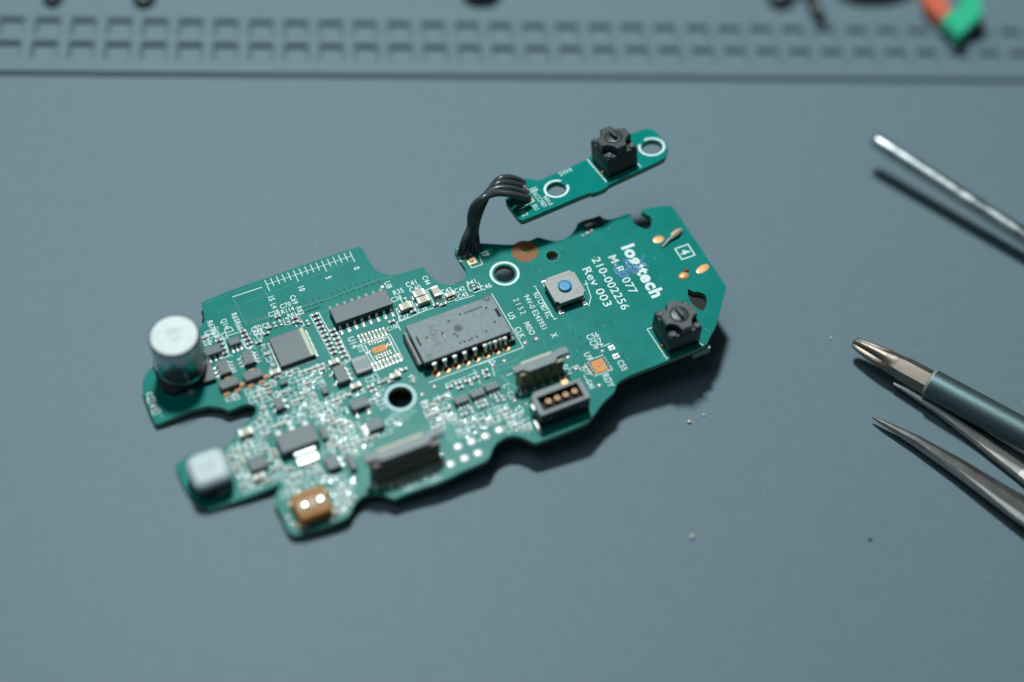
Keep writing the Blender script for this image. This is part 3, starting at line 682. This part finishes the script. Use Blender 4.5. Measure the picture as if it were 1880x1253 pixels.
# other packages
def sot(px, w_, h_, t, pins, label=None, name='chip', m=epoxy): return chip(cen(t, px), w_, h_, t, pins, label, m, name)
sot((390,643), 2.7,1.6,1.0, [('S',3,.85,.32,.3,.45),('N',3,.85,.32,.3,.3)], 'three legged chip beside the aluminium can')
sot((430,626), 1.9,1.4,.9, [('S',3,.7,.32,.35,.5),('N',6,.33,.15,.2,.25)])
sot((455.5,656), 1.7,2.6,.9, [('E',4,.62,.25,.35,.5),('W',3,.75,.3,.35,.5)])
sot((410.5,674), 1.7,2.6,.9, [('E',4,.62,.25,.35,.5),('W',3,.85,.35,.35,.55)])
def sotc(px, label):
    e = sot(px, 3.0,1.6,1.0, None, label)
    for x, y in ((.2,1.25),(-.9,-1.3),(1.9,-.6),(.95,-1.35)):
        q = MB(); q.box((0,0,.12), (1.1,.8,.2), orangep, ins=.08); q.dome((.15,0,.15), .3,.26,.2, tin); q.build('terminal', e, (x,y,0))
    q = MB(); q.dome((0,0,0), .4,.4,.5, tin); q.build('solder_blob', e, (1.1,-1.5,0)); keep(B(px), 5, 4)
sotc((420,703), 'grey chip with copper coloured terminals, left one of two'); sotc((464,688), 'grey chip with copper coloured terminals, right one of two')
sot((626,686), 2.0,3.2,1.1, [('W',2,1.9,.35,.35,.4),('E',3,.95,.3,.35,.4)])
c = B((664,674)); e = part_empty('crystal', c, label='square silver crystal between footprint and chip'); keep(c, 3, 3.4)
q_ = MB(); q_.rbox((0,0,.45), (2.7,3.1,.85), brush, .15); q_.box((0,0,.89), (2.1,1.7,.06), mat('crystal_glass',(.20,.27,.30),.5,0,spec=.2)); q_.build('can', e)
sot((512.5,740), 1.5,2.2,1.0, [('W',2,1.2,.35,.3,.4),('E',2,1.2,.35,.3,.4)]); sot((660,741), 2.9,1.6,1.0, [('N',3,.9,.3,.3,.4),('S',2,1.9,.4,.4,.6)])
sot((596,717), .9,1.2,.7, None); sot((520,702), 1.2,.8,.6, None)
sot((688,779), 2.6,1.9,.9, [('W',3,.62,.35,.3,.6),('N',3,.7,.25,.3,.3)]); sot((611,849), 2.2,2.2,1.0, [('N',2,1.2,.35,.25,.4),('E',2,1.1,.35,.3,.4)])
sot((472,850), 2.6,2.2,.9, [('N',3,.8,.3,.25,.3),('S',3,.8,.3,.25,.3)]); sot((645,849), .9,2.6,.8, None); sot((594,795), .9,2.2,.7, None)
for px in ((847,733.5),(876.5,721.5),(903,709.5)): sot(px, 2.3,1.25,.8, [('S',3,.66,.3,.3,.45),('N',4,.6,.25,.25,.3)])

# ------------------------------------------------------------------ chip resistors and capacitors
def cap_mesh(L_, w_, h_):
    q = MB(); q.box((0,0,.06+h_/2), (L_*.62,w_*.96,h_*.96), mlcc)
    for sx in (-1,1): q.rbox((sx*L_*.4,0,.06+h_/2), (L_*.22,w_,h_), white_end, .04); q.dome((sx*(L_/2+.1),0,.0), .22*w_/.5*.8, w_*.5, .22, tin, 8)
    return q.mesh('chip_capacitor')
def res_mesh(L_, w_, h_):
    q = MB(); q.box((0,0,.06+h_/2), (L_*.62,w_,h_), epoxyd, top=epoxyd)
    for sx in (-1,1): q.box((sx*L_*.4,0,.055+h_/2), (L_*.2,w_,h_*.9), res_end); q.dome((sx*(L_/2+.02),0,.0), .14, w_*.42, .15, tin, 8)
    return q.mesh('chip_resistor')
C4, C6, C8 = cap_mesh(1.0,.5,.45), cap_mesh(1.6,.85,.75), cap_mesh(2.0,1.25,.95)
R4, R6 = res_mesh(.95,.46,.3), res_mesh(1.3,.7,.4)
C3, R3 = cap_mesh(.72,.38,.34), res_mesh(.72,.36,.25)
def place(me, px, rot=0, z=0):
    c = B(px, z); o = link(me.name.split('.')[0], me, board, (*c,0), rot); L_ = 1.1
    keep(c, 1.3 if rot == 0 else .7, .7 if rot == 0 else 1.3, .05); return o
for px, r, me in (((769.5,541),0,C8),((777,552.5),0,C8),((744.8,564.5),0,C8),((800.5,537.5),1,C8),((826,541.5),0,C6),((613,665.5),0,C6),((653,709),0,C6),((726,690),0,C6),
                  ((410,899),0,C6),((476,876),0,C6),((505,684),0,C6),((451,795),0,C8)):
    o = place(me, px, r*math.pi/2, .5); keep(B(px), 2.5 if not r else 1.4, 1.4 if not r else 2.5, 0)
for k in range(10): place(R4, (577.9+37.1*k/9.5, 579.4+73.4*k/9.5), 0)
for k in range(7): place(R4, (610.5+24*k/6.5, 608+52*k/6.5), 0)
for k in range(4): place(R4, (401.5+4*k, 627+7.6*k), 0); place(R4, (446+4.2*k, 610.5+7.2*k), 0)
for px in ((541,585),(548,583),(551,590),(543,593),(528,590),(565.5,594),(745.5,553),(719,592),(828,549),(800,561),(814,560),(759,573),(874,531),(867,524),(510,583),(505,598),(516,595),(489,614),(475,630)):
    place(R4, px, random.choice((0, 1))*math.pi/2)
for px in ((825,712),(841,705),(845,713),(858,700),(864,705),(874,695),(890,682),(894,692),(889,691),(852,762),(866,755),(883,748),(892,741),(912,735),(923,733)): place(R4, px, random.choice((0,1))*math.pi/2)
for px in ((700,703),(706,700),(712,697),(718,701),(680,711),(686,719),(731,682),(742,680)): place(R4, px, 0)
# ---- the dense field: a jittered lattice of passives inside these regions
REG = [[(372,606),(500,600),(496,625),(520,680),(585,668),(630,672),(640,650),(690,690),(745,690),(770,700),(700,705),(705,770),(745,775),(650,835),(650,915),(640,935),(600,960),(545,975),(510,910),(510,890),(385,935),(360,915),(425,905),(420,830),(440,795),(480,765),(475,735),(430,735),(405,735),(385,700)],
       [(770,735),(830,725),(860,770),(790,790)], [(820,745),(960,700),(975,790),(920,795),(880,810),(840,800)], [(690,880),(830,850),(895,825),(840,865),(740,905),(700,900)], [(262,690),(300,770),(290,775),(268,740)]]
REGB = [[B(p) for p in r] for r in REG]
holes = [(hA,2.9),(hB_,3.0),(hC,1.5)]
def free(p, w_, h_):
    if not any(inside(p, r) for r in REGB): return False
    if not inside(p, outl) or edge_dist(p, outl) < .8: return False
    if any((p[0]-c[0])**2+(p[1]-c[1])**2 < r*r for c, r in holes): return False
    return not any(p[0]+w_/2 > k[0] and p[0]-w_/2 < k[2] and p[1]+h_/2 > k[1] and p[1]-h_/2 < k[3] for k in KEEP)
cells = []
yy = -50
while yy < 2:
    xx = -26
    while xx < 34:
        cells.append((xx+random.uniform(-.04,.04), yy+random.uniform(-.03,.03))); xx += 1.02
    yy += .78
random.shuffle(cells)
nr = nc = 0; pr2 = MB(); vi2 = MB(); ln2 = MB(); nthin = 0
for p in cells:
    rot = random.random() < .38
    w_, h_ = (.95, .5) if not rot else (.5, .95)
    if not free(p, w_, h_): continue
    u = random.random()
    if u < .30 and nr < 50:
        link('chip_resistor', R3, board, (*p,0), math.pi/2 if rot else 0); nr += 1
    elif u < .47 and nc < 86:
        link('chip_capacitor', C3, board, (*p,0), math.pi/2 if rot else 0); nc += 1
    elif u < .58:      # pair of bare solder pads with glints
        for sx in (-.3,.3):
            a = (p[0]+(0 if rot else sx), p[1]+(sx if rot else 0)); vi2.dome((a[0],a[1],.01), .15,.15,.1, tin, 8)
    elif u < .78:
        for _ in range(random.randint(1,2)):
            a = (p[0]+random.uniform(-.45,.45), p[1]+random.uniform(-.35,.35)); vi2.lathe((a[0],a[1],.0), [(.17,.015),(.15,.05),(.10,.05),(.07,.02)], tin, 8)
    KEEP.append((p[0]-w_/2+.05, p[1]-h_/2+.05, p[0]+w_/2-.05, p[1]+h_/2-.05))
    v = random.random(); hw_, hh_ = w_/2+.12, h_/2+.12
    if v < .6: pr2.line([(p[0]-hw_,p[1]-hh_),(p[0]+hw_,p[1]-hh_),(p[0]+hw_,p[1]+hh_),(p[0]-hw_,p[1]+hh_),(p[0]-hw_,p[1]-hh_)], .12, ZP, silk)
    elif v < .9:       # letter-like strokes
        for k in range(random.randint(3,5)):
            a = p[0]-.45+k*.24; b = p[1]+random.choice((-.4,.4)); pr2.line([(a,b-.18),(a+.1,b+.2)], .09, ZP+.004, silk)
            pr2.line([(a,b+.18),(a+.2,b+.18)], .09, ZP+.004, silk)
extra = 0
while extra < 2600:      # vias in what is left
    p = (random.uniform(-25,34), random.uniform(-48,0)); extra += 1
    if free(p, .24, .24):
        KEEP.append((p[0]-.12, p[1]-.12, p[0]+.12, p[1]+.12))
        if random.random() < .45: vi2.lathe((p[0],p[1],.0), [(.14,.012),(.12,.045),(.08,.045),(.05,.02)], tin, 7)
        elif random.random() < .6: pr2.line([(p[0]-.2,p[1]),(p[0]+.2,p[1])], .09, ZP+.01, silk)
        else: pr2.line([(p[0],p[1]-.2),(p[0],p[1]+.2)], .09, ZP+.01, silk)
for _ in range(260):    # dust-like glints of flux and print along the front edges
    p = (random.uniform(-25,34), random.uniform(-48,-8))
    if inside(p, outl) and .25 < edge_dist(p, outl) < .8: vi2.dome((p[0],p[1],.0), .1,.1,.07, tin, 6)
o = pr2.build('dense_print', board); o['kind'] = 'stuff'; o['label'] = 'tangle of tiny white outlines and marks around the small parts'
o = vi2.build('solder_specks', board); o['kind'] = 'stuff'; o['label'] = 'countless bright vias and solder specks'
print('passives', nr, nc)
q_ = MB(); q_.rbox((0,0,-1.9), (5.0,6.0,1.6), pit, .1); q_.build('underside_block', board, (*B((1282,556)),0), label='black block added under the slot so the opening looks dark')  # added block, pit black so the slot stays dark where light reaches it
q_ = MB()
for _ in range(90):
    p = (random.uniform(30,69), random.uniform(-44,-6))
    if inside(p, outl) and edge_dist(p, outl) > .5: r_ = random.uniform(.03,.08); q_.dome((p[0],p[1],.02), r_*random.uniform(.6,2.2), r_, r_*.5, fluxm, 6, random.random()*3)
o = q_.build('dust_specks', board); o['kind'] = 'stuff'
# parts under the raised end
q_ = MB(); q_.rbox((0,0,-4.1), (8,5,6.2), black, .3); q_.build('underside_block', board, (*B((1200,600)),0), label='black part fixed under the raised end')
q_ = MB(); q_.rbox((0,0,-1.6), (3,5,1.2), black, .1); q_.build('underside_chip', board, (*B((392,580)),0))
for px in ((345,700),(380,900),(1262,628),(1225,600),(560,940),(1245,640)):
    q_ = MB(); q_.lathe((0,0,-1.14), [(.3,0),(.5,.1),(.6,.16)], tin, 10); q_.build('underside_joint', board, (*B(px),0))
q_ = MB(); q_.box((0,0,-1.7), (3.2,1.0,1.4), mat('pale_plastic',(.22,.26,.26),.5)); q_.build('underside_clip', board, (*B((1288,634)),0))
q_ = MB()
for px, r in (((1079,429),.5),((1086,424),.35),((1070,433),.3)): q_.dome((*B(px),0), r,r,r*.7, tin)
q_.build('solder_blob', board); q_ = MB(); q_.rbox((0,0,.5),(3.5,1.3,1.0), black,.1); q_.build('chip', board, (*B((1088,413)),0))

# ================================================================== SMALL BOARD
sb = bpy.data.objects.new('small_circuit_board', None); COL.objects.link(sb); sb.matrix_world = frame(sX, sY, sZ, sT); sb.empty_display_size = .01
tag(sb, 'narrow green strip circuit board with a black switch, held up by the black cable', 'circuit board')
SO = [(957,329.5),(961.3,328.6),(976,328.8),(986.8,332.8),(997,328.5),(1078.3,293),(1120,262),(1161,245),(1183,237.5),(1190,236.5),(1201.7,240),(1213,252),(1225,265.7),(1226,271),(1223,283),(1218.7,292),
      (1170,315),(1116.6,339.5),(1113.2,345),(1102,350.5),(1089,355),(1080.4,354.3),(963,404),(957,405),(950.6,400.9),(925,366.8),(940,359),(953,352)]
so = chaikin([SB(p) for p in SO], .18); g1, g2 = SB((1021.5,347)), SB((1196.5,270))
# split rings: the right hole is open towards the top left
link('substrate', board_mesh(so, [circle(g1,1.55), circle(g2,1.7)], 1.0, 'substrate'), sb)
for c, r, a0, a1 in ((g1,1.55,38,355),(g2,1.7,132,455)):
    q_ = MB(); q_.ring((*c,ZP), r+.22, r+.62, silk, 40, a0, a1); q_.build('hole_ring', sb)
    q_ = MB(); q_.lathe((c[0],c[1],-1), [(r-.02,0),(r-.02,.99)], fr4, 36, True, False); q_.build('hole_lining', sb)
q_ = MB()
for s_, p, h, r in (('SW4',(1038,316),1.05,0),('J8',(977.5,349.5),1.35,-90),('KCCP8D',(991.5,367.5),.85,-90),('94V-0',(1005.5,368.5),.85,-90),('RU',(983.6,381),.9,-90)): text(q_, s_, SB(p), h, silk, rot=r, bold=.0, length={'KCCP8D':3.7,'94V-0':2.5}.get(s_))
text(q_, '2152', SB((957.5,386.5)), 1.1, silk, rot=-90, spacing=1.3, bold=-.004, length=3.1)
q_.build('lettering', sb)
q_ = MB()
def L2(*pts, w=.15): q_.line([SB(p) for p in pts], w, ZP, silk)
L2((960,341),(981,370),(966,377),(961,375)); L2((1078.5,293.5),(1113,334), w=.2); L2((1171,301),(1177,307)); q_.build('printed_outlines', sb)
for px in ((961.5,349),(964,357),(968.5,364.5),(958.5,342)):
    q_ = MB(); q_.box((0,0,.03), (1.2,.62,.04), gold); q_.dome((-.2,0,.05), .35,.26,.25, gold); q_.build('wire_pad', sb, (*SB(px),0))
q_ = MB(); q_.box((0,0,.035), (1.3,.35,.04), gold); q_.box((.5,-.5,.035), (.35,1.0,.04), gold); q_.build('wire_pad', sb, (*SB((970,366)),0))
a, b = SB((1083.6,259.4), 4.2), SB((1170.4,270), 4.2)
cross_switch(sb, ((a[0]+b[0])/2, (a[1]+b[1])/2), 0, None)

# ================================================================== RIBBON CABLE
cab = bpy.data.objects.new('ribbon_cable', None); COL.objects.link(cab); cab.empty_display_size = .003
o0 = G((865,460), 7.6); cab.location = o0*S
tag(cab, 'black four strand ribbon cable arching from the narrow board down to the large board', 'cable')
CT = [((967,351),15.3,(5,13)),((957,347.5),15.7,(3,15)),((938,342),17.2,(1,15)),((915,342),17.6,(-3,13)),((896,354),16.8,(-7,9)),((880,374),15.3,(-9,3)),((871,398),13.2,(-7,-1)),((868,420),11.2,(-5,-3)),((864,443),9.2,(-11,-2)),((861,458),7.9,(-14,1)),((859,466),7.1,(-15,2))]
for k in range(4):
    t = (k-1.5)/1.5; pts = []
    for i, (c, h, s_) in enumerate(CT):
        dh = t*(.9 if 4 <= i <= 8 else .1)+.22*math.sin(i*1.7+k*2.1)
        p = G((c[0]+s_[0]*t, c[1]+s_[1]*t), h+dh); pts.append(p-o0)
    q_ = MB(); q_.tube(catmull(pts, 7), .60, wirem, 12); q_.build('wire', cab)
q_ = MB()
for k in range(4): t = (k-1.5)/1.5; q_.dome(G((859-15*t, 468+3*t), 6.9)-o0, .4,.4,.5, tin, 8)
q_.build('stripped_ends', cab)

# ================================================================== TOOLS
def tool_empty(name, p, label, cat):
    e = bpy.data.objects.new(name, None); COL.objects.link(e); e.location = p*S; e.empty_display_size = .005; tag(e, label, cat); return e
# thin steel rod
p0 = G((1602,255), 6.8); p1 = G((1880,434), 4.7); d = (p1-p0)
e = tool_empty('metal_probe', p0, 'slim bright steel rod with a blunt tip above its shadow, upper right', 'hand tool')
pts = [d*t for t in (0,.012,.04,.15,.5,1,1.6,2.2)]
q_ = MB(); q_.tube(pts, [.8,1.25,1.42,1.48,1.5,1.52,1.55,1.6], steel2, 24); q_.build('shaft', e)
q_ = MB(); p2 = d*2.2; q_.tube([p2-d*.01, p2+d*.02, p2+d*.6, p2+d*1.3], [1.6,3.2,3.6,3.6], black, 20); q_.build('handle', e)
# screwdriver
p0 = G((1567,628), 3.4); p1 = G((1708,704), 4.7); ax = (p1-p0); Lb = ax.length; axn = ax.normalized()
sx_ = axn.cross(V(0,0,1)).normalized(); sy_ = sx_.cross(axn)
e = tool_empty('screwdriver', p0, 'precision screwdriver with a brown steel cross bit in a dark grey sleeve', 'screwdriver')
q_ = MB(); rings = []; NN = 48
for t, r, fl, hx in ((0,.55,.1,0),(.02,.95,.3,0),(.10,1.3,.42,0),(.20,1.55,.45,0),(.32,1.75,.38,0),(.42,1.85,.22,0),(.5,1.82,.06,.3),(.58,1.82,0,1),(.66,2.0,0,1),(1.04,2.05,0,1)):
    R0 = []
    for i in range(NN):
        a = 2*math.pi*i/NN; rr = r*(1-fl*(.5+.5*math.cos(4*a))**1.6)
        if hx: h_ = math.cos(math.pi/6)/math.cos((a % (math.pi/3))-math.pi/6); rr *= (1-hx)+hx*(h_+.06)
        R0.append(tuple(axn*(t*Lb)+sx_*rr*math.cos(a+.5)+sy_*rr*math.sin(a+.5)))
    rings.append(R0)
q_.loft(rings, bitm, False); q_.build('bit', e)
q_ = MB(); q_.tube([axn*(Lb-.25), axn*(Lb-.05), axn*(Lb+.25)], [2.25,2.52,2.5], brush, 40); q_.build('collar', e)
q_ = MB(); q_.tube([axn*(Lb+.2), axn*(Lb+40), axn*(Lb+85)], [2.5,2.55,2.55], sleeve, 40); q_.build('sleeve', e)
# tweezers
pA, pB = G((1603,767), 1.2), G((1642,704), 1.5)
e = tool_empty('tweezers', pA, 'pair of pointed steel tweezers, one arm beside the screwdriver sleeve', 'tweezers')
def prong(st, w0, th, tilt):
    q = MB(); rings = []
    for px, h, wd, tk in st:
        p = G(px, h)-pA; rings.append((p, wd, tk))
    R0 = []
    for i, (p, wd, tk) in enumerate(rings):
        dd = (rings[min(i+1,len(rings)-1)][0]-rings[max(i-1,0)][0]).normalized(); sd = dd.cross(V(0,0,1)).normalized(); up = sd.cross(dd)
        c_, s_ = math.cos(tilt), math.sin(tilt); sd, up = sd*c_+up*s_, up*c_-sd*s_
        pf = [(-.5,-.3),(-.5,.1),(-.36,.42),(-.05,.5),(.38,.44),(.5,.15),(.5,-.3),(.3,-.5),(-.3,-.5)]
        R0.append([tuple(p+sd*a*wd+up*b*tk) for a, b in pf])
    q.loft(R0, steel, False); q.build('arm', e)
prong([((1602,766),1.3,.35,.35),((1622,777),1.5,.9,.8),((1680,808),1.8,1.9,1.4),((1760,857),2.1,3.3,1.7),((1880,936),2.6,5.3,1.8),((2040,1040),3.2,6.5,1.8),((2350,1240),4.2,8,2)], 0, 0, .12)
prong([((1641,704),2.0,.5,.5),((1665,716),2.0,1.1,.9),((1720,748),1.9,2.0,1.3),((1800,803),1.6,3.2,1.5),((1880,860),1.5,4.4,1.6),((2040,985),1.8,5.6,1.6),((2350,1240),2.2,8,2)], 0, 0, -.35)

# ================================================================== things on the far border
e = tool_empty('plastic_clip', G((1755,40), 4), 'red and green plastic clip lying on the mat border at the upper right corner', 'clip')
o0 = G((1755,40), 4)
def strip(pts, r, h, m_, name, sq=1):
    P = [G(p, h)-o0 for p in pts]; q = MB(); q.tube(catmull(P, 5), r, m_, 14); q.build(name, e)
def slab(pts, h0, h1, m_, name):
    lo = [G(p, h1-.6)-V(0,0,h1-.6-h0)-o0 for p in pts]; q = MB(); n = len(lo); ctr = sum(lo, V(0,0,0))/n
    rings = [[tuple(v+V(0,0,z)+(ctr-v).normalized()*ins) for v in lo] for z, ins in ((0,.3),(.5,0),(h1-h0-.6,0),(h1-h0-.1,.35),(h1-h0,.8))]
    q.loft(rings[:-1], m_); q.build(name, e)
slab([(1729,37),(1763,68),(1806,28),(1801,2),(1790,-22),(1764,-22),(1766,4),(1755,18),(1748,20)][::-1], 2.6, 5.6, greenp, 'green_arm')
slab([(1692,-22),(1700,8),(1730,37),(1747,19),(1736,4),(1730,-22)][::-1], 2.6, 5.4, redp, 'red_arm')
strip([(1708,8),(1730,36),(1755,56),(1775,44),(1792,24)], 1.2, 2.2, black, 'black_jaw')
strip([(1775,44),(1790,45),(1800,58)], .8, 1.9, black, 'black_lever')
def black_wire(pts, r, h, label):
    P = [G(p, h+(r if i else 0)) for i, p in enumerate(pts)]; q = MB(); b = P[0]
    q.tube(catmull([p-b for p in P], 6), r, wirem, 10); o = q.build('black_wire', None, b); tag(o, label, 'wire', 'black wire ends at the top edge')
black_wire([(112,-6),(96,2),(84,-12),(80,-60)], .8, RH+.3, 'leftmost black wire end poking in at the top edge')
black_wire([(250,-40),(252,-6),(264,2),(276,-8),(278,-50)], .9, RH+.3, 'black wire loop at the top edge, second from the left')
black_wire([(850,-40),(862,-14),(884,-8),(905,-16),(915,-50)], 1.3, RH+.6, 'black wire bend at the middle of the top edge')
black_wire([(1405,-40),(1418,-6),(1434,2),(1450,-8),(1470,-40)], 1.0, RH+.6, 'black wire bend just left of the forked one at the top')
black_wire([(1512,36),(1498,18),(1494,2),(1486,-12),(1478,-50)], 1.1, RH+1.0, 'black wire end pointing down onto the pocketed border')
black_wire([(1530,-30),(1560,-12),(1620,-9),(1660,-20),(1700,-50)], 1.1, RH+.8, 'black wire running along the top edge beside the red and green clip')

# crumbs
def crumb(px, r, label, m_=crumbm):
    p = G(px); q = MB(); rs = []
    for z, k in ((0,.75),(.35,1),(.9,.8),(1.25,.3)): rs.append([(r*k*random.uniform(.75,1.2)*math.cos(a), r*k*random.uniform(.75,1.2)*math.sin(a), z*r) for a in [2*math.pi*i/7 for i in range(7)]])
    q.loft(rs, m_, True); tag(q.build('crumb', None, (p.x,p.y,0)), label, 'crumb', 'crumbs on the mat')
crumb((1265,776), .38, 'pale crumb below the right notch of the large board, lower of two'); crumb((1292,763), .26, 'tiny pale crumb just right of a bigger one')
crumb((1270,987), .40, 'cream crumb alone on the open mat low right'); crumb((1597,992), .3, 'dark speck on the mat below the tweezers', black); crumb((1525,622), .28, 'tiny pale crumb left of the screwdriver tip')
q_ = MB()
for _ in range(420):
    p = G((random.uniform(0,1880), random.uniform(180,1250))); r = random.uniform(.03,.09)
    q_.dome((p.x,p.y,0), r, r*random.uniform(.5,1.6), r*.7, random.choice((fluxm,fluxm,black)), 6, random.random()*3)
tag(q_.build('dust'), 'fine dust specks scattered over the mat', 'dust', None, 'stuff')
